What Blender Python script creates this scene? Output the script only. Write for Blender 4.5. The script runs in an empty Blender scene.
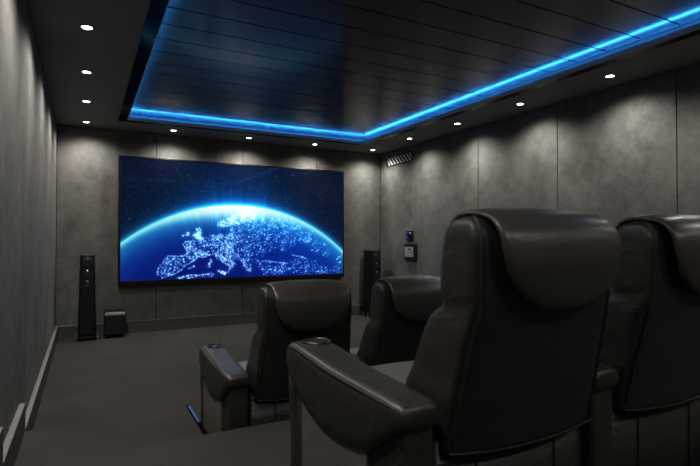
import bpy, bmesh, math, random
import numpy as np
from mathutils import Vector, Matrix

random.seed(7)
rng = np.random.default_rng(11)
scene = bpy.context.scene
col = scene.collection
scene.view_settings.view_transform = 'Standard'
scene.view_settings.look = 'None'
scene.view_settings.exposure = 0.0
scene.view_settings.gamma = 0.83

# ------------------------------------------------------------------ sizes (metres)
XL, XR = -0.315, 4.275          # side walls
YB, YF = 7.0, -1.7              # screen wall, wall behind the seats
H = 2.60                        # soffit height
TREAD_Z, PLAT_Z = 0.15, 0.30
TREAD_Y, PLAT_Y, TREAD_X = 3.27, 2.365, 0.585
CX0, CX1, CY0, CY1 = 0.425, 3.567, 0.40, 6.315   # ceiling recess
PANEL_Z = 2.68

# ------------------------------------------------------------------ materials
def new_mat(name):
    m = bpy.data.materials.new(name); m.use_nodes = True
    nt = m.node_tree
    return m, nt, nt.nodes['Principled BSDF']

def basic(name, c, rough=0.5, metal=0.0, spec=0.5, var=0.12, scale=14.0):
    """plain coloured surface with a faint procedural mottling"""
    m, nt, b = new_mat(name)
    tc = nt.nodes.new('ShaderNodeTexCoord')
    n = nt.nodes.new('ShaderNodeTexNoise'); n.inputs['Scale'].default_value = scale; n.inputs['Detail'].default_value = 4
    r = nt.nodes.new('ShaderNodeValToRGB')
    r.color_ramp.elements[0].position = 0.3; r.color_ramp.elements[1].position = 0.7
    r.color_ramp.elements[0].color = (*[x*(1-var) for x in c], 1)
    r.color_ramp.elements[1].color = (*[x*(1+var) for x in c], 1)
    nt.links.new(tc.outputs['Object'], n.inputs['Vector'])
    nt.links.new(n.outputs['Fac'], r.inputs['Fac'])
    nt.links.new(r.outputs['Color'], b.inputs['Base Color'])
    b.inputs['Roughness'].default_value = rough
    b.inputs['Metallic'].default_value = metal
    b.inputs['Specular IOR Level'].default_value = spec
    return m

def emit(name, c, s, base=(0.02, 0.02, 0.02)):
    m, nt, b = new_mat(name)
    b.inputs['Base Color'].default_value = (*base, 1)
    b.inputs['Emission Color'].default_value = (*c, 1)
    b.inputs['Emission Strength'].default_value = s
    return m

def plaster():
    m, nt, b = new_mat('grey concrete plaster')
    L = nt.links.new
    tc = nt.nodes.new('ShaderNodeTexCoord')
    big = nt.nodes.new('ShaderNodeTexNoise'); big.inputs['Scale'].default_value = 1.7; big.inputs['Detail'].default_value = 7; big.inputs['Roughness'].default_value = 0.62; big.inputs['Distortion'].default_value = 0.5
    fine = nt.nodes.new('ShaderNodeTexNoise'); fine.inputs['Scale'].default_value = 9; fine.inputs['Detail'].default_value = 9; fine.inputs['Roughness'].default_value = 0.7; fine.inputs['Distortion'].default_value = 0.5
    L(tc.outputs['Object'], big.inputs['Vector']); L(tc.outputs['Object'], fine.inputs['Vector'])
    mx = nt.nodes.new('ShaderNodeMath'); mx.operation = 'MULTIPLY_ADD'; mx.inputs[1].default_value = 0.45
    L(fine.outputs['Fac'], mx.inputs[0]); 
    sc = nt.nodes.new('ShaderNodeMath'); sc.operation = 'MULTIPLY'; sc.inputs[1].default_value = 0.55
    L(big.outputs['Fac'], sc.inputs[0]); L(sc.outputs[0], mx.inputs[2])
    r = nt.nodes.new('ShaderNodeValToRGB')
    r.color_ramp.elements[0].position = 0.34; r.color_ramp.elements[0].color = (0.084, 0.081, 0.0745, 1)
    r.color_ramp.elements[1].position = 0.66; r.color_ramp.elements[1].color = (0.190, 0.183, 0.169, 1)
    L(mx.outputs[0], r.inputs['Fac']); L(r.outputs['Color'], b.inputs['Base Color'])
    b.inputs['Roughness'].default_value = 0.78
    b.inputs['Specular IOR Level'].default_value = 0.25
    bp = nt.nodes.new('ShaderNodeBump'); bp.inputs['Strength'].default_value = 0.30; bp.inputs['Distance'].default_value = 0.006
    L(mx.outputs[0], bp.inputs['Height']); L(bp.outputs['Normal'], b.inputs['Normal'])
    return m

def carpet():
    m, nt, b = new_mat('charcoal carpet')
    L = nt.links.new
    tc = nt.nodes.new('ShaderNodeTexCoord')
    n1 = nt.nodes.new('ShaderNodeTexNoise'); n1.inputs['Scale'].default_value = 2.2; n1.inputs['Detail'].default_value = 4
    n2 = nt.nodes.new('ShaderNodeTexNoise'); n2.inputs['Scale'].default_value = 240; n2.inputs['Detail'].default_value = 2
    L(tc.outputs['Object'], n1.inputs['Vector']); L(tc.outputs['Object'], n2.inputs['Vector'])
    a = nt.nodes.new('ShaderNodeMath'); a.operation = 'MULTIPLY_ADD'; a.inputs[1].default_value = 0.35
    L(n2.outputs['Fac'], a.inputs[0])
    s = nt.nodes.new('ShaderNodeMath'); s.operation = 'MULTIPLY'; s.inputs[1].default_value = 0.65
    L(n1.outputs['Fac'], s.inputs[0]); L(s.outputs[0], a.inputs[2])
    r = nt.nodes.new('ShaderNodeValToRGB')
    r.color_ramp.elements[0].position = 0.3; r.color_ramp.elements[0].color = (0.036, 0.0338, 0.0303, 1)
    r.color_ramp.elements[1].position = 0.7; r.color_ramp.elements[1].color = (0.052, 0.049, 0.0442, 1)
    L(a.outputs[0], r.inputs['Fac']); L(r.outputs['Color'], b.inputs['Base Color'])
    b.inputs['Roughness'].default_value = 0.95; b.inputs['Specular IOR Level'].default_value = 0.1
    bp = nt.nodes.new('ShaderNodeBump'); bp.inputs['Strength'].default_value = 0.3; bp.inputs['Distance'].default_value = 0.004
    L(n2.outputs['Fac'], bp.inputs['Height']); L(bp.outputs['Normal'], b.inputs['Normal'])
    return m

def leather(name, c, rough, wr=0.35):
    m, nt, b = new_mat(name)
    L = nt.links.new
    tc = nt.nodes.new('ShaderNodeTexCoord')
    grain = nt.nodes.new('ShaderNodeTexVoronoi'); grain.inputs['Scale'].default_value = 260
    fold = nt.nodes.new('ShaderNodeTexNoise'); fold.inputs['Scale'].default_value = 9; fold.inputs['Detail'].default_value = 3; fold.inputs['Distortion'].default_value = 1.2
    mp = nt.nodes.new('ShaderNodeMapping'); mp.inputs['Scale'].default_value = (0.7, 0.9, 1.9); mp.inputs['Rotation'].default_value = (0, 0.5, 0)
    L(tc.outputs['Object'], grain.inputs['Vector']); L(tc.outputs['Object'], mp.inputs['Vector']); L(mp.outputs['Vector'], fold.inputs['Vector'])
    b1 = nt.nodes.new('ShaderNodeBump'); b1.inputs['Strength'].default_value = wr; b1.inputs['Distance'].default_value = 0.012
    b2 = nt.nodes.new('ShaderNodeBump'); b2.inputs['Strength'].default_value = 0.12; b2.inputs['Distance'].default_value = 0.0012
    L(fold.outputs['Fac'], b1.inputs['Height']); L(grain.outputs['Distance'], b2.inputs['Height'])
    L(b1.outputs['Normal'], b2.inputs['Normal']); L(b2.outputs['Normal'], b.inputs['Normal'])
    r = nt.nodes.new('ShaderNodeValToRGB')
    r.color_ramp.elements[0].position = 0.3; r.color_ramp.elements[0].color = (*[x*0.88 for x in c], 1)
    r.color_ramp.elements[1].position = 0.7; r.color_ramp.elements[1].color = (*[x*1.12 for x in c], 1)
    L(fold.outputs['Fac'], r.inputs['Fac']); L(r.outputs['Color'], b.inputs['Base Color'])
    b.inputs['Roughness'].default_value = rough
    b.inputs['Specular IOR Level'].default_value = 0.5
    return m

def brushed_panel():
    """dark satin ceiling boards, grain running along the boards"""
    m, nt, b = new_mat('dark satin ceiling boards')
    L = nt.links.new
    tc = nt.nodes.new('ShaderNodeTexCoord')
    mp = nt.nodes.new('ShaderNodeMapping'); mp.inputs['Scale'].default_value = (1.2, 60, 1)
    n = nt.nodes.new('ShaderNodeTexNoise'); n.inputs['Scale'].default_value = 3; n.inputs['Detail'].default_value = 5
    L(tc.outputs['Object'], mp.inputs['Vector']); L(mp.outputs['Vector'], n.inputs['Vector'])
    r = nt.nodes.new('ShaderNodeValToRGB')
    r.color_ramp.elements[0].color = (0.060, 0.059, 0.057, 1); r.color_ramp.elements[1].color = (0.09, 0.088, 0.085, 1)
    L(n.outputs['Fac'], r.inputs['Fac']); L(r.outputs['Color'], b.inputs['Base Color'])
    b.inputs['Roughness'].default_value = 0.25
    b.inputs['Anisotropic'].default_value = 0.85
    b.inputs['Coat Weight'].default_value = 0.5
    b.inputs['Coat IOR'].default_value = 1.22
    b.inputs['Coat Roughness'].default_value = 0.13
    tv = nt.nodes.new('ShaderNodeCombineXYZ'); tv.inputs[1].default_value = 1.0
    L(tv.outputs[0], b.inputs['Tangent'])
    b.inputs['Specular IOR Level'].default_value = 0.20
    return m

def frosted_lip():
    m, nt, b = new_mat('frosted pale lip')
    b.inputs['Base Color'].default_value = (0.6, 0.58, 0.55, 1); b.inputs['Roughness'].default_value = 0.5
    t = nt.nodes.new('ShaderNodeBsdfTranslucent'); t.inputs['Color'].default_value = (0.5, 0.5, 0.5, 1)
    mx = nt.nodes.new('ShaderNodeMixShader'); mx.inputs[0].default_value = 0.10
    out = nt.nodes['Material Output']
    nt.links.new(b.outputs[0], mx.inputs[1]); nt.links.new(t.outputs[0], mx.inputs[2]); nt.links.new(mx.outputs[0], out.inputs[0])
    return m

M = {
    'wall': plaster(),
    'gap': basic('panel gap black', (0.006, 0.006, 0.006), 0.9),
    'soffit': basic('charcoal soffit paint', (0.21, 0.206, 0.196), 0.65, spec=0.3, var=0.10, scale=30),
    'carpet': carpet(),
    'base': basic('shaded grey skirting', (0.042, 0.040, 0.036), 0.55),  # side faces darkened in colour for the grazing light they get
    'baseback': basic('grey back skirting', (0.075, 0.071, 0.065), 0.55),
    'basetop': basic('skirting edge catchlight', (0.15, 0.145, 0.13), 0.5),  # downlight caught on the skirting top, put into its colour
    'board': brushed_panel(),
    'gloss': basic('gloss black trim', (0.006, 0.006, 0.006), 0.10, spec=0.06),
    'lip': frosted_lip(),
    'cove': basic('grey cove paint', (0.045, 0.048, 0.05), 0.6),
    'led': emit('blue led tape', (0.045, 0.35, 1.0), 56.0),
    'steplight': emit('blue step light', (0.03, 0.20, 0.75), 0.38),
    'lamp': emit('white lamp lens', (1.0, 0.97, 0.92), 18.0, (0.8, 0.8, 0.8)),
    'ring': basic('pale lamp ring', (0.16, 0.16, 0.155), 0.45),
    'leather': leather('dark brown black leather', (0.030, 0.0265, 0.0215), 0.40),
    'pillow': leather('lit headrest leather', (0.054, 0.048, 0.040), 0.35, 0.15),  # copy of the leather, lightened for the lamplight the headrest catches
    'smooth': leather('smooth taupe leather', (0.13, 0.122, 0.106), 0.46, 0.10),
    'shell': leather('shaded back leather', (0.021, 0.0188, 0.0158), 0.5, 0.2),  # copy of the leather, darkened for the shade on the seat back
    'stitch': leather('leather piping', (0.018, 0.0165, 0.014), 0.60, 0.05),
    'seat': leather('seat leather with lamp sheen', (0.11, 0.105, 0.095), 0.42, 0.10),  # grazing downlight sheen on the cushion, put into a lighter leather colour
    'well': basic('cup interior black', (0.004, 0.004, 0.004), 0.95, spec=0.0),
    'dark': basic('black plastic', (0.010, 0.010, 0.010), 0.45),
    'bezel': basic('matt black bezel', (0.006, 0.006, 0.007), 0.4),
    'cab': basic('black lacquered cabinet', (0.006, 0.006, 0.0055), 0.35, spec=0.3),
    'cone': basic('black speaker cone', (0.040, 0.040, 0.040), 0.45),
    'metal': basic('satin steel', (0.45, 0.45, 0.44), 0.3, metal=1.0),
    'chrome': basic('dark chrome', (0.08, 0.08, 0.08), 0.3, metal=1.0),
    'subtop': basic('dark grey brushed strip', (0.42, 0.42, 0.40), 0.4),
    'cloth': basic('black grille cloth', (0.012, 0.0125, 0.014), 0.9),
    'vent': basic('pale grey vent blades', (0.85, 0.84, 0.81), 0.55),
    'ventback': basic('dark vent duct', (0.02, 0.02, 0.019), 0.8),
    'lcd': emit('grey lit display', (0.62, 0.62, 0.58), 0.26),
    'lcdmark': basic('dark display segment', (0.02, 0.02, 0.02), 0.5),
    'bluelcd': emit('blue indicator', (0.02, 0.13, 0.75), 0.7),
}

# ------------------------------------------------------------------ mesh helpers
def finish(name, bm, mat, parent=None, smooth=False, label=None):
    me = bpy.data.meshes.new(name)
    bmesh.ops.recalc_face_normals(bm, faces=bm.faces)
    bm.to_mesh(me); bm.free()
    for m in (mat if isinstance(mat, (list, tuple)) else [mat]):
        me.materials.append(M[m])
    if smooth:
        for p in me.polygons: p.use_smooth = True
    o = bpy.data.objects.new(name, me); col.objects.link(o)
    if parent: o.parent = parent
    if label: o['label'] = label
    return o

def tag(o, label, cat, group=None):
    o['label'] = label; o['category'] = cat
    if group: o['group'] = group
    return o

def struct(name, bm, mat, parent=None):
    o = finish(name, bm, mat, parent); 
    if parent is None: o['kind'] = 'structure'
    return o

def empty(name, loc):
    o = bpy.data.objects.new(name, None); col.objects.link(o)
    o.location = loc; o.empty_display_size = 0.1
    return o

def box(bm, x0, x1, y0, y1, z0, z1, mi=0, bev=0.0, seg=2):
    vs = [bm.verts.new(p) for p in ((x0,y0,z0),(x1,y0,z0),(x1,y1,z0),(x0,y1,z0),(x0,y0,z1),(x1,y0,z1),(x1,y1,z1),(x0,y1,z1))]
    fs = [bm.faces.new([vs[i] for i in f]) for f in ((3,2,1,0),(4,5,6,7),(0,1,5,4),(1,2,6,5),(2,3,7,6),(3,0,4,7))]
    for f in fs: f.material_index = mi
    if bev > 0:
        es = list({e for f in fs for e in f.edges})
        r = bmesh.ops.bevel(bm, geom=es, offset=bev, segments=seg, profile=0.5, affect='EDGES')
        for f in r['faces']: f.material_index = mi
    return vs

def loft(bm, rings, cap=True, closed=True, mi=0):
    rows = [[bm.verts.new(p) for p in r] for r in rings]
    n = len(rows[0])
    for a, b in zip(rows[:-1], rows[1:]):
        for i in range(n if closed else n-1):
            j = (i+1) % n
            f = bm.faces.new((a[i], a[j], b[j], b[i])); f.material_index = mi
    if cap:
        for r in (rows[0], rows[-1]):
            f = bm.faces.new(r); f.material_index = mi
    return rows

def sq(t, e):
    c, s = math.cos(t), math.sin(t)
    k = (abs(c)**e + abs(s)**e) ** (-1.0/e)
    return c*k, s*k

def tube(bm, pts, r, n=8, mi=0):
    pts = [Vector(p) for p in pts]
    rings = []
    up = Vector((0.31, 0.17, 0.93))
    for i, p in enumerate(pts):
        d = (pts[min(i+1, len(pts)-1)] - pts[max(i-1, 0)]).normalized()
        a = d.cross(up).normalized()
        b = d.cross(a).normalized()
        rings.append([p + r*(a*math.cos(2*math.pi*k/n) + b*math.sin(2*math.pi*k/n)) for k in range(n)])
    loft(bm, rings, mi=mi)

def lathe(bm, prof, centre, axis='z', n=32, mi=0, cap=False):
    """prof: (radius, height) pairs turned about an axis through centre"""
    rings = []
    for r, h in prof:
        ring = []
        for k in range(n):
            a = 2*math.pi*k/n; u, v = r*math.cos(a), r*math.sin(a)
            if axis == 'z': p = (u, v, h)
            elif axis == 'y': p = (u, h, v)
            else: p = (h, u, v)
            ring.append(Vector(centre) + Vector(p))
        rings.append(ring)
    loft(bm, rings, cap=cap, mi=mi)

def interp(table, t):
    """smooth (Catmull-Rom) interpolation of a table of tuples whose first entry is the parameter"""
    n = len(table)
    if t <= table[0][0]: return table[0][1:]
    if t >= table[-1][0]: return table[-1][1:]
    for i in range(n-1):
        if table[i][0] <= t <= table[i+1][0]:
            a, b = table[i], table[i+1]
            w = (t-a[0])/(b[0]-a[0])
            p, q = table[max(i-1, 0)], table[min(i+2, n-1)]
            out = []
            for k in range(1, len(a)):
                ma = (b[k]-p[k])/max(b[0]-p[0], 1e-6)*(b[0]-a[0])
                mb = (q[k]-a[k])/max(q[0]-a[0], 1e-6)*(b[0]-a[0])
                w2, w3 = w*w, w*w*w
                out.append((2*w3-3*w2+1)*a[k] + (w3-2*w2+w)*ma + (-2*w3+3*w2)*b[k] + (w3-w2)*mb)
            return tuple(out)

# ------------------------------------------------------------------ the room shell
GAP, TH = 0.007, 0.012
SIDE_SEAMS = [5.86 - 1.17*k for k in range(0, 7)]            # y of panel joints on the side walls
side_edges = [YB] + SIDE_SEAMS + [YF]
BACK_SEAMS = [0.823, 1.978, 3.133]

bm = bmesh.new()
box(bm, XL-0.10, XL-TH, YF-0.1, YB+0.1, 0, H, 1)
for a, b in zip(side_edges[:-1], side_edges[1:]):
    box(bm, XL-TH-0.002, XL, b+GAP/2, a-GAP/2, 0, H-0.002, 0, 0.002, 1)
struct('wall_left', bm, ['wall', 'gap'])

bm = bmesh.new()
box(bm, XR+TH, XR+0.10, YF-0.1, YB+0.1, 0, H, 1)
for a, b in zip(side_edges[:-1], side_edges[1:]):
    box(bm, XR, XR+TH+0.002, b+GAP/2, a-GAP/2, 0, H-0.002, 0, 0.002, 1)
struct('wall_right', bm, ['wall', 'gap'])

bm = bmesh.new()
box(bm, XL, XR, YB+TH, YB+0.10, 0, H, 1)
ed = [XL] + BACK_SEAMS + [XR]
for a, b in zip(ed[:-1], ed[1:]):
    box(bm, a+GAP/2, b-GAP/2, YB, YB+TH+0.002, 0, H-0.002, 0, 0.002, 1)
struct('wall_back', bm, ['wall', 'gap'])

bm = bmesh.new()
box(bm, XL, XR, YF-0.1, YF, 0, H)
struct('wall_front', bm, ['wall'])

bm = bmesh.new()
box(bm, XL, XR, YF, YB, -0.1, 0.0)
struct('floor', bm, ['carpet'])
bm = bmesh.new()
box(bm, XL, XR, YF, PLAT_Y, 0.0, PLAT_Z, 0, 0.006, 2)
struct('seating_platform', bm, ['carpet'])
bm = bmesh.new()
box(bm, XL, TREAD_X, PLAT_Y, TREAD_Y, 0.0, TREAD_Z, 0, 0.006, 2)
struct('stair_tread', bm, ['carpet'])

# soffit with the recess, boarded panel above it
W = 0.05
bm = bmesh.new()
for x0, x1, y0, y1 in ((XL, CX0-W, YF, YB), (CX1+W, XR, YF, YB), (CX0-W, CX1+W, YF, CY0-W), (CX0-W, CX1+W, CY1+W, YB)):
    box(bm, x0, x1, y0, y1, H, H+0.16)
ceil = struct('ceiling', bm, ['soffit'])
bm = bmesh.new()
box(bm, CX0-W-0.01, CX1+W+0.01, CY0-W, CY1+W, PANEL_Z+0.008, PANEL_Z+0.08, 1)
ys = [5.246 - 0.2743*k for k in range(-4, 19)]
ys = [y for y in ys if CY0 < y < CY1+W]
ed = [CY1+W] + ys + [CY0-W]
for a, b in zip(ed[:-1], ed[1:]):
    box(bm, CX0-W, CX1+W, b+0.0055, a-0.0055, PANEL_Z, PANEL_Z+0.012, 0)
struct('boarded_panel', bm, ['board', 'gap'], ceil)
bm = bmesh.new()
t = 0.002
for x0, x1, y0, y1 in ((CX0-W, CX0-W+t, CY0-W, CY1+W), (CX1+W-t, CX1+W, CY0-W, CY1+W), (CX0-W, CX1+W, CY1+W-t, CY1+W), (CX0-W, CX1+W, CY0-W, CY0-W+t)):
    box(bm, x0, x1, y0, y1, H+0.03, PANEL_Z)
struct('cove_wall', bm, ['cove'], ceil)

def ring_frame(bm, x0, x1, y0, y1, w, z0, z1, mi=0):
    box(bm, x0-w, x0, y0-w, y1+w, z0, z1, mi); box(bm, x1, x1+w, y0-w, y1+w, z0, z1, mi)
    box(bm, x0, x1, y0-w, y0, z0, z1, mi); box(bm, x0, x1, y1, y1+w, z0, z1, mi)

bm = bmesh.new()
ring_frame(bm, CX0-0.006, CX1+0.006, CY0-0.006, CY1+0.006, 0.09, H-0.010, H)      # gloss black frame on the soffit
box(bm, CX0-W, CX0-0.006, CY0, CY1, H, H+0.012); box(bm, CX1+0.006, CX1+W, CY0, CY1, H, H+0.012)
box(bm, CX0-W, CX1+W, CY1+0.006, CY1+W, H, H+0.012); box(bm, CX0-W, CX1+W, CY0-W, CY0-0.006, H, H+0.012)
trim = struct('trim_1', bm, ['gloss'])
bm = bmesh.new()
ring_frame(bm, CX0, CX1, CY0, CY1, 0.006, H-0.012, H+0.030)
struct('cove_lip', bm, ['lip'], trim)

bm = bmesh.new()
z0, z1 = H+0.022, H+0.031
box(bm, CX0-0.030, CX0-0.016, CY0, CY1, z0, z1); box(bm, CX1+0.016, CX1+0.030, CY0, CY1, z0, z1)
box(bm, CX0-0.016, CX1+0.016, CY1+0.016, CY1+0.030, z0, z1); box(bm, CX0-0.016, CX1+0.016, CY0-0.030, CY0-0.016, z0, z1)
tag(finish('led_strip', bm, 'led'), 'glowing blue LED strip running round the recess in the ceiling', 'light strip')

# skirting boards
def skirting(bm, x0, x1, y0, y1, z0, z1):
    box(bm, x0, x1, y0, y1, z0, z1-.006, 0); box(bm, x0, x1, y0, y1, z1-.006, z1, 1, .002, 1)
ST = 0.029
bm = bmesh.new()
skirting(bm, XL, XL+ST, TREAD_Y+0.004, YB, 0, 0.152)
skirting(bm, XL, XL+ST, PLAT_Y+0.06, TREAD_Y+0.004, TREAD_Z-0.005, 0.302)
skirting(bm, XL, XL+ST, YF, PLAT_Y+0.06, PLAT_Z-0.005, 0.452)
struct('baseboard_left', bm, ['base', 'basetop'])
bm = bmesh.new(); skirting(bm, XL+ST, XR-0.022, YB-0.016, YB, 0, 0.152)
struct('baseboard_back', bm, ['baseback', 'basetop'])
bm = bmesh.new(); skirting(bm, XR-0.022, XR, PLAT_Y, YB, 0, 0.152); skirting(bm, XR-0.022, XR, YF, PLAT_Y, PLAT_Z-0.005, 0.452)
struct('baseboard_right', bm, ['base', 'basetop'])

# ------------------------------------------------------------------ television
def build_screen_colours(nx, ny):
    u = np.linspace(0, 1, nx)[None, :]; v = np.linspace(0, 1, ny)[:, None]
    X = u*3.155 + 0*v; Y = v*1.57 + 0*u; U = u + 0*v; V = v + 0*u
    cx, R = 1.50, 2.40; cy = 1.005 - R
    d = np.sqrt((X-cx)**2 + (Y-cy)**2) - R
    ang = np.arctan2(X-cx, Y-cy)
    w = np.exp(-((U-0.47)/0.27)**2)
    out = d > 0
    # radial rays
    ray = np.zeros_like(X)
    for k in range(60):
        a0 = rng.normal(0.0, 0.28); s = rng.uniform(0.002, 0.012); ray += rng.uniform(0.2, 1)*np.exp(-((ang-a0)/s)**2)
    ray = np.clip(ray, 0, 2.0)
    def c(*rgb): return np.array(rgb)[None, None, :]/255.0
    sky = c(4, 20, 46) + 0*X[..., None]
    sky = sky + c(0, 8, 20)*np.exp(-((V-0.75)/0.35)**2)[..., None]*w[..., None]
    g1 = np.exp(-d/0.028)*(0.65+0.35*w); g2 = np.exp(-d/0.10)*(0.35+0.65*w); g3 = np.exp(-d/0.30)*w*(0.45+0.30*ray)
    sky = sky + c(90, 215, 235)*g1[..., None] + c(4, 92, 150)*g2[..., None] + c(2, 50, 95)*g3[..., None]
    e = np.maximum(-d, 0)
    deep = c(5, 20, 108) + 0*X[..., None]
    deep = deep + c(0, 14, 30)*np.exp(-((U-0.75)/0.25)**2)[..., None]
    hz = np.exp(-(e/(0.15+0.03*w))**1.3)
    hz2 = np.exp(-(e/(0.40))**1.5)
    gr = deep + c(2, 62, 70)*hz2[..., None]*(0.55+0.45*w[..., None]) + c(70, 190, 120)*hz[..., None]*(0.50+0.50*w[..., None])
    white = np.exp(-(e/(0.035+0.13*w))**2.4)
    gr = gr*(1-white[..., None]) + (c(130, 235, 238)*(1-w[..., None]) + c(255, 255, 252)*w[..., None])*white[..., None]
    gr = gr + c(8, 60, 70)*(np.exp(-e/0.5)*w*np.clip(ray, 0, 1.2)*0.55)[..., None]
    img = np.where(out[..., None], sky, gr)
    # stars
    for k in range(2200):
        i = rng.integers(0, nx); j = rng.integers(int(ny*0.3), ny)
        if d[j, i] > 0.03:
            b = rng.uniform(0.15, 0.75)**1.7
            img[j, i] += np.array((0.45, 0.75, 0.9))*b
            if i+1 < nx and rng.random() < 0.5: img[j, i+1] += np.array((0.4, 0.7, 0.9))*b*0.7
    lit = np.zeros((ny, nx))
    def splat(uu, vv, amp, rad):
        x, y = uu*(nx-1), vv*(ny-1)
        r = int(3*rad)+2
        i0, i1 = max(0, int(x)-r), min(nx, int(x)+r+1); j0, j1 = max(0, int(y)-r), min(ny, int(y)+r+1)
        if i1 <= i0 or j1 <= j0: return
        ii = np.arange(i0, i1)[None, :]; jj = np.arange(j0, j1)[:, None]
        lit[j0:j1, i0:i1] += amp*np.exp(-((ii-x)**2+(jj-y)**2)/(rad*rad))
    def inside(p, poly):
        r = False; n = len(poly)
        for i in range(n):
            (x1, y1), (x2, y2) = poly[i], poly[i-1]
            if (y1 > p[1]) != (y2 > p[1]) and p[0] < (x2-x1)*(p[1]-y1)/(y2-y1)+x1: r = not r
        return r
    lands = [  # outline in screen fractions, lights, brightness
     ([(0.135,0.041),(0.141,0.089),(0.165,0.155),(0.182,0.197),(0.206,0.193),(0.244,0.195),(0.261,0.169),(0.282,0.154),(0.252,0.118),(0.24,0.083),(0.203,0.041),(0.158,0.016)], 170, .50),
     ([(0.244,0.195),(0.261,0.228),(0.243,0.287),(0.247,0.324),(0.272,0.335),(0.314,0.341),(0.343,0.368),(0.388,0.383),(0.455,0.384),(0.456,0.139),(0.433,0.155),(0.403,0.199),(0.373,0.21),(0.351,0.201),(0.329,0.182),(0.307,0.19),(0.286,0.154),(0.261,0.169)], 560, .55),
     ([(0.293,0.345),(0.28,0.368),(0.299,0.4),(0.291,0.427),(0.318,0.45),(0.314,0.383),(0.318,0.345)], 90, .75),
     ([(0.229,0.355),(0.243,0.382),(0.27,0.404),(0.264,0.368)], 26, .5),
     ([(0.386,0.451),(0.38,0.473),(0.402,0.501),(0.455,0.537),(0.455,0.461),(0.425,0.445),(0.399,0.452)], 110, .6),
     ([(0.373,0.218),(0.388,0.165),(0.418,0.129),(0.441,0.094),(0.433,0.064),(0.456,0.086),(0.456,0.121),(0.425,0.164),(0.403,0.205)], 75, .6),
     ([(0.357,0.166),(0.363,0.158),(0.353,0.091),(0.344,0.099)], 22, .6),
     ([(0.388,0.064),(0.426,0.046),(0.418,0.026),(0.392,0.048)], 28, .6),
     ([(0.256,0.082),(0.272,0.103),(0.293,0.113),(0.29,0.102),(0.265,0.082)], 12, .6),
     ([(0.21,0.005),(0.265,0.033),(0.315,0.032),(0.37,0.038),(0.373,0.011),(0.329,0.008),(0.265,0.004)], 60, .5),
     ([(0.44,0.518),(0.486,0.574),(0.533,0.572),(0.614,0.549),(0.706,0.513),(0.766,0.466),(0.828,0.385),(0.828,0.319),(0.749,0.287),(0.706,0.223),(0.655,0.24),(0.598,0.21),(0.586,0.147),(0.55,0.117),(0.502,0.181),(0.471,0.228),(0.441,0.229)], 850, .45),
     ([(0.44,0.488),(0.448,0.549),(0.486,0.597),(0.557,0.57),(0.573,0.492),(0.51,0.498),(0.479,0.459)], 150, .6),
     ([(0.441,0.229),(0.479,0.213),(0.526,0.165),(0.542,0.079),(0.534,0.04),(0.51,0.073),(0.487,0.151),(0.441,0.183)], 110, .5),
     ([(0.565,0.132),(0.623,0.138),(0.681,0.119),(0.749,0.149),(0.784,0.172),(0.801,0.122),(0.766,0.026),(0.681,0.015),(0.598,0.013),(0.574,0.069)], 190, .5),
     ([(0.801,0.171),(0.855,0.136),(0.873,0.069),(0.946,0.066),(0.993,0.148),(0.993,0.004),(0.837,0.002),(0.766,0.018)], 110, .5),
     ([(0.748,0.482),(0.836,0.418),(0.946,0.217),(0.909,0.168),(0.836,0.22),(0.792,0.303)], 90, .45)]
    sx = nx/640.0
    for poly, cnt, amp in lands:
        xs = [p[0] for p in poly]; yy = [p[1] for p in poly]
        k = 0; tries = 0
        while k < cnt and tries < cnt*40:
            tries += 1
            p = (rng.uniform(min(xs), max(xs)), rng.uniform(min(yy), max(yy)))
            if inside(p, poly):
                k += 1
                splat(p[0], p[1], amp*rng.uniform(0.25, 1.0)**1.5*2.3, sx*rng.choice([1.0, 1.3, 1.9], p=[.55, .33, .12]))
                if k % 5 == 0: splat(p[0], p[1], amp*0.14, sx*7)
    coasts = [[(0.138,0.046),(0.143,0.088),(0.165,0.155),(0.182,0.197),(0.206,0.193),(0.244,0.195)], [(0.158,0.016),(0.203,0.041),(0.24,0.083),(0.252,0.118),(0.286,0.154),(0.307,0.19),(0.329,0.182),(0.351,0.201),(0.373,0.21),(0.388,0.165),(0.418,0.129),(0.441,0.094),(0.429,0.034)], [(0.244,0.195),(0.261,0.228),(0.243,0.287),(0.247,0.324)], [(0.399,0.199),(0.425,0.156),(0.456,0.127)], [(0.388,0.059),(0.407,0.032),(0.426,0.034)], [(0.216,0.01),(0.265,0.03),(0.315,0.03),(0.358,0.036),(0.366,0.016)],
      [(0.441,0.153),(0.471,0.106)], [(0.518,0.057),(0.538,0.055)], [(0.586,0.139),(0.631,0.132),(0.706,0.11)], [(0.732,0.19),(0.784,0.172),(0.81,0.146)], [(0.855,0.029),(0.891,0.018),(0.919,0.034)], [(0.965,0.141),(0.993,0.174)]]
    for line in coasts:
        for (x1, y1), (x2, y2) in zip(line[:-1], line[1:]):
            n = max(2, int(math.hypot((x2-x1)*3.155, (y2-y1)*1.57)/0.017))
            for k in range(n):
                f = k/n
                splat(x1+(x2-x1)*f+rng.normal(0, .0014), y1+(y2-y1)*f+rng.normal(0, .0022), rng.uniform(0.4, 1.0), sx*1.6)
    lit = np.clip(lit, 0, 1.25)*np.where(out, 0, 1)
    img = img + np.array((0.62, 0.86, 1.0))[None, None, :]*lit[..., None]
    img = np.clip(img, 0, 1.0)**0.90
    lin = np.where(img <= 0.04045, img/12.92, ((img+0.055)/1.055)**2.4)
    return lin

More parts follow.
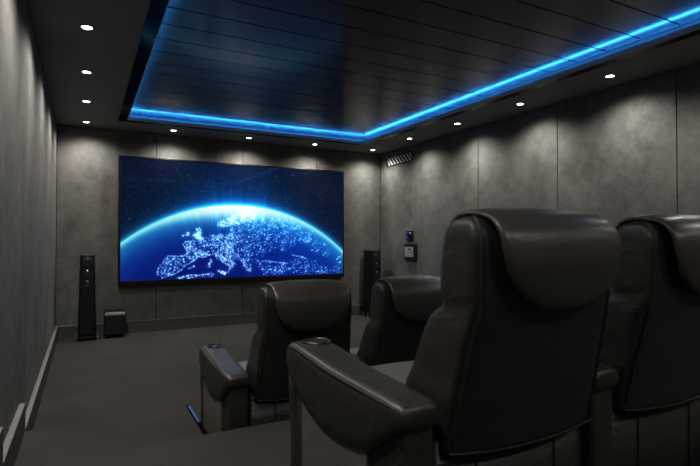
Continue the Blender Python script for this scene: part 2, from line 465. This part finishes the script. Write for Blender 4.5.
def build_tv():
    root = empty('television', (1.968, 6.965, 0.62))
    tag(root, 'large wall-mounted television showing the glowing edge of the Earth and city lights', 'television')
    ox, oy, oz = root.location
    bm = bmesh.new()
    x0, x1, z0, z1 = 0.363, 3.567, 0.622, 2.268
    sx0, sx1, sz0, sz1 = 0.391, 3.546, 0.675, 2.245
    yf = 6.930
    def bx(a, b, c, d, e, f, bev=0.003): box(bm, a-ox, b-ox, c-oy, d-oy, e-oz, f-oz, 0, bev, 2)
    bx(x0, sx0, yf-0.004, 6.985, z0, z1); bx(sx1, x1, yf-0.004, 6.985, z0, z1)
    bx(sx0, sx1, yf-0.004, 6.985, z0, sz0); bx(sx0, sx1, yf-0.004, 6.985, sz1, z1)
    bx(x0+0.01, x1-0.01, yf+0.008, 6.998, z0+0.01, z1-0.01, 0)
    finish('frame', bm, 'bezel', root)
    nx, ny = 720, 360
    lin = build_screen_colours(nx, ny)
    xs = np.linspace(sx0, sx1, nx); zs = np.linspace(sz0, sz1, ny)
    gx, gz = np.meshgrid(xs, zs)
    co = np.stack([gx-ox, np.full_like(gx, yf-oy), gz-oz], axis=-1).reshape(-1, 3)
    idx = np.arange(nx*ny).reshape(ny, nx)
    faces = np.stack([idx[:-1, :-1], idx[:-1, 1:], idx[1:, 1:], idx[1:, :-1]], axis=-1).reshape(-1, 4)
    me = bpy.data.meshes.new('screen')
    me.vertices.add(len(co)); me.vertices.foreach_set('co', co.ravel())
    me.loops.add(faces.size); me.loops.foreach_set('vertex_index', faces.ravel().astype(np.int32))
    me.polygons.add(len(faces)); me.polygons.foreach_set('loop_start', (np.arange(len(faces))*4).astype(np.int32))
    me.update(calc_edges=True)
    at = me.color_attributes.new('picture', 'FLOAT_COLOR', 'POINT')
    rgba = np.ones((nx*ny, 4), dtype=np.float32); rgba[:, :3] = lin.reshape(-1, 3)
    at.data.foreach_set('color', rgba.ravel())
    m, nt, b = new_mat('lit screen')
    ca = nt.nodes.new('ShaderNodeVertexColor'); ca.layer_name = 'picture'
    nt.links.new(ca.outputs['Color'], b.inputs['Emission Color'])
    b.inputs['Emission Strength'].default_value = 1.0
    b.inputs['Base Color'].default_value = (0.004, 0.004, 0.005, 1)
    b.inputs['Roughness'].default_value = 0.04
    b.inputs['Specular IOR Level'].default_value = 0.18
    me.materials.append(m)
    o = bpy.data.objects.new('screen', me); col.objects.link(o); o.parent = root
    o['label'] = 'screen showing a blue Earth at night with a bright rim'
build_tv()

# ------------------------------------------------------------------ reclining cinema seats
def smoothstep(a, b, x):
    t = max(0.0, min(1.0, (x-a)/(b-a))); return t*t*(3-2*t)

def backrest_mesh():
    T = [(.365,.088,.275,.272),(.42,.075,.287,.271),(.505,.055,.287,.269),(.55,.045,.262,.265),(.64,.026,.222,.260),(.69,.014,.197,.255),
         (.712,.009,.174,.2525),(.732,.005,.147,.2475),(.755,.003,.149,.2505),(.82,.0,.147,.252),(.88,.0,.141,.250),(.915,.006,.133,.248),(.938,.018,.118,.244),(.951,.034,.098,.236),(.957,.052,.080,.222)]
    bm = bmesh.new(); rings = []
    n = 64
    hs = [.365 + (.957-.365)*i/70 for i in range(71)]
    for k, h in enumerate(hs):
        yr, yf, hw = interp(T, h)
        cy, hy = (yr+yf)/2, (yf-yr)/2
        ring = []
        for i in range(n):
            a = 2*math.pi*(i+0.5)/n
            c, s = sq(a, 9)
            x = c*hw; y = cy + s*hy
            if s < 0: y -= 0.010*(1-(c*0.98)**2)*min(1, -s)      # gentle crown of the rear face
            z = h
            if h < .46: z += (0.46-h)/0.095*0.022*(c*c*0.8-0.45)  # smiling lower hem
            ring.append((x, y, z))
        rings.append(ring)
    loft(bm, rings)
    return bm, T

def headrest_mesh():
    P = [(0,.168,.765),(1,.176,.84),(2,.166,.905),(3,.130,.955),(4,.072,.966),(5,.005,.953),(6,-.034,.916),(7,-.046,.86),(8,-.043,.80),(9,-.034,.755),(10,-.020,.722)]
    Wd = [(0,.10,.008),(.5,.16,.017),(1,.195,.02),(2,.205,.02),(3,.208,.019),(4,.209,.018),(5,.210,.019),(6,.212,.024),(7,.206,.028),(8,.183,.028),(8.5,.162,.027),(9,.132,.025),(9.4,.102,.021),(9.7,.072,.016),(9.9,.042,.010),(10,.015,.004)]
    bm = bmesh.new(); rings = []
    N = 110
    for k in range(N+1):
        s = 10*k/N
        y, z = interp(P, s); y2, z2 = interp(P, min(10, s+.05)); y1, z1 = interp(P, max(0, s-.05))
        ty, tz = y2-y1, z2-z1; L = math.hypot(ty, tz); ny, nz = tz/L, -ty/L
        hw, ht = interp(Wd, s)
        ring = []
        for i in range(48):
            a = 2*math.pi*i/48; c, q = sq(a, 3.2)
            edge = 1 - 0.25*c*c
            ring.append((c*hw, y + ny*q*ht*edge, z + nz*q*ht*edge))
        rings.append(ring)
    loft(bm, rings)
    return bm

# arm pad: sections along y : bottom, top, outer x, inner x
ARM = [(.070,.470,.497,-.052,.034),(.076,.455,.508,-.060,.041),(.10,.443,.515,-.065,.045),(.14,.412,.517,-.068,.048),(.25,.347,.518,-.069,.058),(.46,.312,.521,-.068,.070),
       (.60,.330,.529,-.066,.079),(.70,.366,.534,-.064,.084),(.77,.400,.534,-.061,.084),(.81,.423,.527,-.055,.078),(.835,.442,.515,-.046,.068),(.848,.462,.498,-.03,.05)]
def arm_section(y, e=8.0, n=40, grow=0.0):
    zb, zt, xo, xi = interp(ARM, y)
    cx, hx, cz, hz = (xo+xi)/2, (xi-xo)/2+grow, (zb+zt)/2, (zt-zb)/2+grow
    out = []
    for i in range(n):
        a = 2*math.pi*(i+.5)/n; c, s = sq(a, e)
        bul = 0.006*(1-s*s) if abs(c) > .6 else 0
        x = cx + c*hx + (bul if c > 0 else -bul)
        z = cz + s*hz
        if s < 0: z += 0.25*hz*(1-math.cos(math.pi*min(1, abs(c))))*0.0
        if s > 0: z += 0.004*(1-c*c)*s
        out.append((x, y, z))
    return out

def build_arm(parent, ax, label=None):
    """arm of a seat: leather post down to the floor, with pad, side panel, cup holder"""
    bm = bmesh.new()
    box(bm, -.052, .046, .090, .745, .03, .455, 0, .014, 3)
    # rounded front post
    rings = []
    for z in (.0, .03, .2, .36, .43):
        rings.append([(-.005+.049*sq(2*math.pi*i/32, 4)[0], .765+.045*sq(2*math.pi*i/32, 4)[1]+(.02 if z > .3 else 0), z) for i in range(32)])
    loft(bm, rings)
    box(bm, -.045, .04, .11, .73, .0, .031)
    arm = finish('armrest', bm, 'leather', parent, True)
    arm.location = (ax, 0, 0)
    # pad with a real hole for the cup
    bm = bmesh.new()
    ysec = [ARM[0][0] + (ARM[-1][0]-ARM[0][0])*t for t in [0, .004, .01, .02, .035, .06] + [.06+.86*k/30 for k in range(1, 31)] + [.94, .96, .975, .988, .995, 1.0]]
    loft(bm, [arm_section(y) for y in ysec])
    pad = finish('arm_pad', bm, 'leather', arm, True)
    cxp, cyp, rad = .022, .735, .044
    bm = bmesh.new(); lathe(bm, [(rad-.003, .44), (rad-.003, .60)], (cxp, cyp, 0), cap=True)
    cut = finish('cup_cutter', bm, 'dark')
    md = pad.modifiers.new('cut', 'BOOLEAN'); md.operation = 'DIFFERENCE'; md.object = cut; md.solver = 'EXACT'
    bpy.context.view_layer.update()
    ev = pad.evaluated_get(bpy.context.evaluated_depsgraph_get())
    me = bpy.data.meshes.new_from_object(ev)
    pad.modifiers.clear(); old = pad.data; pad.data = me; me.name = 'arm_pad'
    bpy.data.meshes.remove(old); bpy.data.objects.remove(cut)
    for p in pad.data.polygons: p.use_smooth = True
    zt = .5405
    bm = bmesh.new()
    lathe(bm, [(rad-.004, zt-.010), (rad-.004, zt-.002), (rad-.002, zt+.003), (rad+.002, zt+.005), (rad+.006, zt+.003), (rad+.007, zt-.004)], (cxp, cyp, 0), n=40)
    ch = finish('cup_holder', bm, 'chrome', arm, True, 'dark metal cup holder ring')
    bm = bmesh.new(); lathe(bm, [(.001, zt-.080), (rad-.0045, zt-.080), (rad-.0045, zt-.004)], (cxp, cyp, 0), n=40)
    finish('cup_well', bm, 'well', arm)
    # piping along both top edges
    for side in (-1, 1):
        pts = []
        for k in range(45):
            y = .080 + (.838-.080)*k/44
            zb, zt_, xo, xi = interp(ARM, y)
            x = xo - .0005 if side < 0 else xi + .0005
            pts.append((x*0.975 + (.0 if side > 0 else -.0), y, zt_ - .012))
        bm = bmesh.new(); tube(bm, pts, .0042)
        if side < 0:
            tube(bm, [(x+.017, y, z+.0115) for x, y, z in pts], .0034)
        finish('piping', bm, 'stitch', arm, True)
    # paler outer panel
    for side in (-1, 1):
        bm = bmesh.new()
        xa, xb = (-.062, -.050) if side < 0 else (.044, .054)
        outline = []
        for k in range(13):
            y = .235 + (.665-.235)*k/12
            outline.append((y, interp(ARM, y)[0] + .02))
        outline = [(.235, .035)] + outline + [(.665, .035)]
        f0 = [bm.verts.new((xa, y, z)) for y, z in outline]; f1 = [bm.verts.new((xb, y, z)) for y, z in outline]
        bm.faces.new(f0); bm.faces.new(f1[::-1])
        for i in range(len(outline)):
            j = (i+1) % len(outline); bm.faces.new((f0[i], f0[j], f1[j], f1[i]))
        finish('side_panel', bm, 'smooth', arm)
    return arm

def build_seat(x, y, z, label, group, left_arm=True):
    root = empty('recliner_seat', (x, y, z))
    tag(root, label, 'cinema seat', group)
    bm, T = backrest_mesh()
    back = finish('backrest', bm, 'shell', root, True)
    for side in (-1, 1):
        bm = bmesh.new()
        def edge(h, front):
            yr, yf, hw = interp(T, h); cy, hy = (yr+yf)/2, (yf-yr)/2
            c = .5**(1/9.)
            return (side*(hw*c+.0015), cy + (hy*c if front else -hy*c) + (.002 if front else -.002), h)
        tube(bm, [edge(.40+.545*k/40, False) for k in range(41)] + [(side*.215, .05, .957)], .0042)
        tube(bm, [edge(.50+.445*k/40, True) for k in range(41)], .0042)
        finish('piping', bm, 'stitch', back, True)
        # padded flank of the upper back
        bm = bmesh.new(); rings = []
        for k in range(31):
            h = .405 + (.948-.405)*k/30
            yr, yf, hw = interp(T, h); cy, hy = (yr+yf)/2, (yf-yr)/2*.86
            b = .007*(math.sin(math.pi*k/30)**.5 if 0 < k < 30 else .02)
            if .70 < h < .75: b *= .35 + .65*abs(h-.725)/.025
            rings.append([(side*(hw - .004 + b*(1-(2*t/12-1)**4)), cy - hy + 2*hy*t/12, h) for t in range(13)] + [(side*(hw-.02), cy+hy*.9, h), (side*(hw-.02), cy-hy*.9, h)])
        loft(bm, rings)
        finish('flank_panel', bm, 'leather', back, True)
    bm = bmesh.new(); pts = []
    for k in range(31):
        c = -1+2*k/30
        pts.append((c*.266, .083-.010*(1-c*c)-.0, .367+.022*(c*c*.8-.45)))
    tube(bm, pts, .003)
    finish('hem', bm, 'stitch', back, True)
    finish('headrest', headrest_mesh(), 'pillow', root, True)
    # seat cushion, front footrest, base
    bm = bmesh.new(); rings = []
    for k in range(41):
        y = .18 + .66*k/40
        u = (y-.18)/.66
        zt = .402 + .012*math.sin(math.pi*u) - .05*smoothstep(.86, 1.0, u)**2
        zb = .29
        ring = []
        for i in range(40):
            c, s = sq(2*math.pi*(i+.5)/40, 6)
            ring.append(((.004+c*.257), y, (zt+zb)/2 + s*(zt-zb)/2 + (.012*(1-c*c) if s > 0 else 0)))
        rings.append(ring)
    loft(bm, rings)
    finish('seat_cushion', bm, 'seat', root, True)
    bm = bmesh.new(); box(bm, -.248, .255, .75, .815, .06, .33, 0, .02, 3)
    finish('footrest', bm, 'leather', root, True)
    bm = bmesh.new(); box(bm, -.288, .274, .16, .75, .0, .295, 0, .01, 2)
    finish('base', bm, 'dark', root)
    # rear lower panel with upright seams
    bm = bmesh.new(); rings = []
    for k in range(25):
        c = -1+2*k/24; xx = -.011 + c*.276
        y0 = .122 - .014*(1-c*c)
        rings.append([(xx, y0, .02), (xx, y0, .395), (xx, y0+.03, .395), (xx, y0+.03, .02)])
    loft(bm, rings)
    rp = finish('rear_panel', bm, 'leather', root, True)
    for xs in (-.155, .135):
        bm = bmesh.new(); tube(bm, [(xs, .119-.014*(1-((xs+.011)/.276)**2), z_) for z_ in (.03, .15, .30, .41)], .0025)
        finish('seam', bm, 'shell', rp, True)
    if left_arm: build_arm(root, -.350)
    build_arm(root, .332)
    return root

CXS, PITCH = 1.053, 0.682
g1, g2 = 'black leather seats in the front row', 'black leather seats in the near row on the platform'
build_seat(CXS-.008, 2.41, 0, 'black leather reclining seat of the front row, beside the blue step light', g1)
build_seat(CXS+PITCH, 2.41, 0, 'black leather reclining seat of the front row, in front of the right loudspeaker', g1, False)
build_seat(CXS, .885, PLAT_Z, 'large black leather reclining seat nearest the camera, whose armrest and cup holder show', g2)
build_seat(CXS+PITCH, .885, PLAT_Z, 'black leather reclining seat on the platform, cut off by the right photo edge', g2, False)

# ------------------------------------------------------------------ step light
root = empty('step_light', (TREAD_X, 3.0, TREAD_Z))
tag(root, 'thin blue glowing strip light along the edge of the carpeted step', 'light strip')
bm = bmesh.new(); box(bm, -.018, .004, -.62, .268, .0, .006, 0, .001, 1)
finish('profile', bm, 'well', root)
bm = bmesh.new(); box(bm, -.011, .000, -.060, .250, .0055, .0085)
finish('diffuser', bm, 'steplight', root)

# ------------------------------------------------------------------ loudspeakers
def driver(parent, x, z, r, yf):
    bm = bmesh.new()
    lathe(bm, [(r, .0), (r, -.006), (r*.9, -.008), (r*.84, -.004), (r*.80, .001), (r*.35, .022), (r*.33, .018)], (x, yf, z), axis='y', n=36)
    d = finish('driver', bm, 'cone', parent, True)
    bm = bmesh.new()
    lathe(bm, [(r*.36, .018), (r*.35, .006), (r*.25, -.003), (r*.10, -.006), (.0005, -.0065)], (x, yf, z), axis='y', n=24)
    finish('dust_cap', bm, 'metal', d, True, 'shiny metal dust cap')
    bm = bmesh.new()
    lathe(bm, [(r*1.02, .0), (r*1.02, -.005), (r*.93, -.0085), (r*.90, -.004)], (x, yf, z), axis='y', n=36)
    finish('trim_ring', bm, 'dark', d, True)

def tower(x, y, label, D=.21):
    root = empty('tower_speaker', (x, y, 0)); tag(root, label, 'loudspeaker', 'tall loudspeakers beside the television')
    bm = bmesh.new(); rings = []
    for z in (.045, .05, .3, .6, .9, 1.02, 1.03):
        t = (z-.045)/.985; hw = .093*(1-t) + .076*t; dd = D*(1-.06*t)
        e = .004 if z in (.045, 1.03) else 0
        rings.append([(-hw+e, -D/2+e, z), (hw-e, -D/2+e, z), (hw*1.03-e, -D/2+.04, z), (hw*.92-e, -D/2+dd-e, z), (-hw*.92+e, -D/2+dd-e, z), (-hw*1.03+e, -D/2+.04, z)])
    loft(bm, rings)
    finish('cabinet', bm, 'cab', root)
    bm = bmesh.new(); box(bm, -.072, .072, -D/2-.010, -D/2+.002, .08, 1.015, 0, .004, 2)
    fr = finish('front_baffle', bm, 'dark', root)
    # tweeter and two woofers
    bm = bmesh.new(); lathe(bm, [(.05, .0), (.05, -.006), (.046, -.008), (.022, .003), (.018, -.002), (.0005, -.007)], (0, -D/2-.010, .945), axis='y', n=36)
    finish('tweeter', bm, 'cone', root, True)
    driver(root, 0, .825, .054, -D/2-.010); driver(root, 0, .700, .054, -D/2-.010)
    bm = bmesh.new(); box(bm, -.085, .085, -D/2, D/2-.01, .02, .046, 0, .004, 2)
    pl = finish('plinth', bm, 'dark', root)
    for sx in (-1, 1):
        for sy in (-1, 1):
            bm = bmesh.new()
            box(bm, sx*.11-.014 if sx > 0 else -.124, sx*.124 if sx > 0 else -.096, sy*.075-.012, sy*.075+.012, .030, .042, 0, .002, 1)
            lathe(bm, [(.0005, .0), (.009, .0), (.009, .014), (.006, .018), (.006, .05), (.009, .052), (.009, .066), (.0005, .068)], (sx*.112, sy*.075, 0), n=16)
            finish('foot', bm, 'metal', root, True, 'shiny metal foot')
            bm = bmesh.new(); box(bm, min(sx*.08, sx*.115), max(sx*.08, sx*.115), sy*.075-.011, sy*.075+.011, .028, .04)
            finish('outrigger', bm, 'dark', root)
tower(.022, 6.80, 'black tall loudspeaker at the left of the television, in the corner beside the subwoofer')
tower(3.975, 6.775, 'black tall loudspeaker at the right of the television, behind the front row seats', .28)

root = empty('subwoofer', (.325, 6.845, 0))
tag(root, 'small black box subwoofer with a grey top strip, on the floor beside the left loudspeaker', 'subwoofer')
bm = bmesh.new(); box(bm, -.118, .118, -.10, .12, .03, .325, 0, .008, 2)
finish('cabinet', bm, 'cab', root)
bm = bmesh.new(); box(bm, -.110, .110, -.112, -.098, .04, .272, 0, .004, 2)
finish('grille', bm, 'cloth', root)
bm = bmesh.new(); box(bm, -.112, .112, -.108, -.098, .278, .312, 0, .002, 1)
finish('top_strip', bm, 'subtop', root, label='dark grey brushed strip')
for sx in (-.09, .09):
    for sy in (-.08, .09):
        bm = bmesh.new(); lathe(bm, [(.0005, 0), (.014, 0), (.014, .03), (.0005, .031)], (sx, sy, 0), n=16)
        finish('foot', bm, 'dark', root, True)

# ------------------------------------------------------------------ air vent on the right wall
root = empty('air_vent', (XR, 6.43, 2.437)); tag(root, 'long grey air vent grille high on the right wall near the corner', 'air vent')
bm = bmesh.new()
a, b, c = .362, .070, .010
for y0, y1, z0, z1 in ((-a, a, -b, -b+c), (-a, a, b-c, b), (-a, -a+c, -b+c, b-c), (a-c, a, -b+c, b-c)):
    box(bm, -.014, 0, y0, y1, z0, z1, 0, .002, 1)
finish('frame', bm, 'ventback', root)
bm = bmesh.new(); box(bm, -.003, .0, -a+c, a-c, -b+c, b-c)
finish('backing', bm, 'ventback', root)
nb = 9
for k in range(nb):
    yc = -a+c+.02 + (2*a-2*c-.04)*k/(nb-1)
    bm = bmesh.new()
    lo, hi = -b+c, b-c
    sl = .055
    def cl(v): return max(-a+c, min(a-c, v))
    w = .040
    p = [(cl(yc-sl-w/2), lo), (cl(yc-sl+w/2), lo), (cl(yc+sl+w/2), hi), (cl(yc+sl-w/2), hi)]
    if abs(p[0][0]-p[1][0]) < 1e-4: p[1] = (p[1][0]+.002, p[1][1])
    if abs(p[2][0]-p[3][0]) < 1e-4: p[2] = (p[2][0]+.002, p[2][1])
    f0 = [bm.verts.new((-.0075, y, z)) for y, z in p]; f1 = [bm.verts.new((-.004, y, z)) for y, z in p]
    bm.faces.new(f0); bm.faces.new(f1[::-1])
    for i in range(4):
        j = (i+1) % 4; bm.faces.new((f0[i], f0[j], f1[j], f1[i]))
    finish('blade', bm, 'vent', root)

# ------------------------------------------------------------------ controls on the right wall
root = empty('thermostat', (XR, 6.13, 1.262)); tag(root, 'small black wall control with round dial and blue indicator, above the display panel', 'thermostat')
bm = bmesh.new(); box(bm, -.028, 0, -.068, .092, -.070, .070, 0, .006, 2)
finish('housing', bm, 'dark', root)
bm = bmesh.new(); lathe(bm, [(.0005, -.062), (.040, -.062), (.046, -.056), (.046, -.026)], (0, -.025, .004), axis='x', n=32)
finish('dial', bm, 'chrome', root, True, 'dark shiny dial')
bm = bmesh.new(); box(bm, -.030, -.0275, .042, .064, -.048, .050, 0)
finish('indicator', bm, 'bluelcd', root, label='blue lit indicator')

root = empty('control_panel', (XR, 6.11, 1.02)); tag(root, 'black framed wall control panel with a grey lit display', 'control panel')
bm = bmesh.new(); box(bm, -.036, 0, -.140, .150, -.118, .116, 0, .008, 2)
finish('housing', bm, 'dark', root)
bm = bmesh.new(); box(bm, -.0385, -.035, -.085, .125, -.075, .072, 0)
sc_ = finish('display', bm, 'lcd', root, label='grey lit display')
bm = bmesh.new()
for y0, y1, z0, z1 in ((-.035, -.018, .012, .052), (-.008, .012, .016, .050), (.024, .046, .018, .050), (-.07, -.052, -.015, .004), (-.04, -.014, -.022, -.006), (.0, .026, -.022, -.006), (.045, .07, -.022, -.006),
                       (-.066, -.044, -.056, -.042), (-.028, -.006, -.056, -.042), (.012, .034, -.056, -.042), (.055, .08, -.056, -.042)):
    box(bm, -.040, -.038, y0, y1, z0, z1)
finish('display_marks', bm, 'lcdmark', sc_)

# ------------------------------------------------------------------ recessed spotlights
def downlight(x, y, label, group, energy=92.0):
    root = empty('recessed_spotlight', (x, y, H)); tag(root, label, 'ceiling light', group)
    bm = bmesh.new()
    lathe(bm, [(.050, .0), (.050, -.003), (.046, -.0045), (.034, -.004), (.032, .0)], (0, 0, 0), n=36)
    finish('trim_ring', bm, 'ring', root, True)
    bm = bmesh.new()
    lathe(bm, [(.032, -.0015), (.026, -.003), (.0005, -.0035)], (0, 0, 0), n=36)
    finish('lens', bm, 'lamp', root, True, 'glowing white lens')
    ld = bpy.data.lights.new('spot_lamp', 'SPOT'); ld.energy = energy; ld.color = (1.0, .968, .918)
    ld.spot_size = math.radians(148); ld.spot_blend = 1.0; ld.shadow_soft_size = .06
    lo = bpy.data.objects.new('spot_lamp', ld); col.objects.link(lo); lo.parent = root; lo.location = (0, 0, -.016)
gl, gr_, gb = 'spotlights along the left wall', 'spotlights along the right wall', 'spotlights along the screen wall'
RX = 3.957
ordl = ['nearest of the four along the left wall', 'second nearest of the four along the left wall', 'third from the camera along the left wall', 'in the far left corner of the ceiling']
for k, y in enumerate((3.705, 4.70, 5.70, 6.703)):
    downlight(0.0, y, 'small round recessed ceiling spotlight, ' + ordl[k], gl)
ordb = ['above the left part of the television', 'above the middle of the television', 'above the right part of the television']
for k, x in enumerate((.99, 1.98, 2.97)):
    downlight(x, 6.705, 'small round recessed ceiling spotlight, ' + ordb[k], gb)
ordr = ['in the far right corner of the ceiling', 'second from the far right corner, over the air vent', 'in the middle of the row along the right wall', 'second nearest along the right wall', 'nearest of the five along the right wall']
for k, y in enumerate((6.705, 5.704, 4.70, 3.712, 2.715)):
    downlight(RX, y, 'small round recessed ceiling spotlight, ' + ordr[k], gr_)
for k, y in enumerate((2.71, 1.71, .71)):
    downlight(0.0, y, 'small round recessed ceiling spotlight over the aisle, outside the photo', 'spotlights outside the photo')
for k, y in enumerate((1.71, .71, -.29)):
    downlight(RX, y, 'small round recessed ceiling spotlight beside the near row, outside the photo', 'spotlights outside the photo to the right')
for x in (.99, 1.98, 2.97):
    downlight(x, -.9, 'small round recessed ceiling spotlight behind the near row, outside the photo', 'spotlights outside the photo behind')

# ------------------------------------------------------------------ world and camera
w = bpy.data.worlds.new('dark'); scene.world = w; w.use_nodes = True
w.node_tree.nodes['Background'].inputs[0].default_value = (.5, .5, .5, 1)
w.node_tree.nodes['Background'].inputs[1].default_value = 0.004

F = 499.0
cam = bpy.data.cameras.new('camera'); co = bpy.data.objects.new('camera', cam); col.objects.link(co)
cam.sensor_width = 36; cam.lens = F/700*36; cam.clip_start = .05
yaw = math.atan2(350-85.5, F); pit = math.atan2(6.6, F)
co.location = (0, 0, 1.2); co.rotation_euler = (math.pi/2+pit, 0, -yaw)
cam.dof.use_dof = True; cam.dof.focus_distance = 6.3; cam.dof.aperture_fstop = 4.0
scene.camera = co
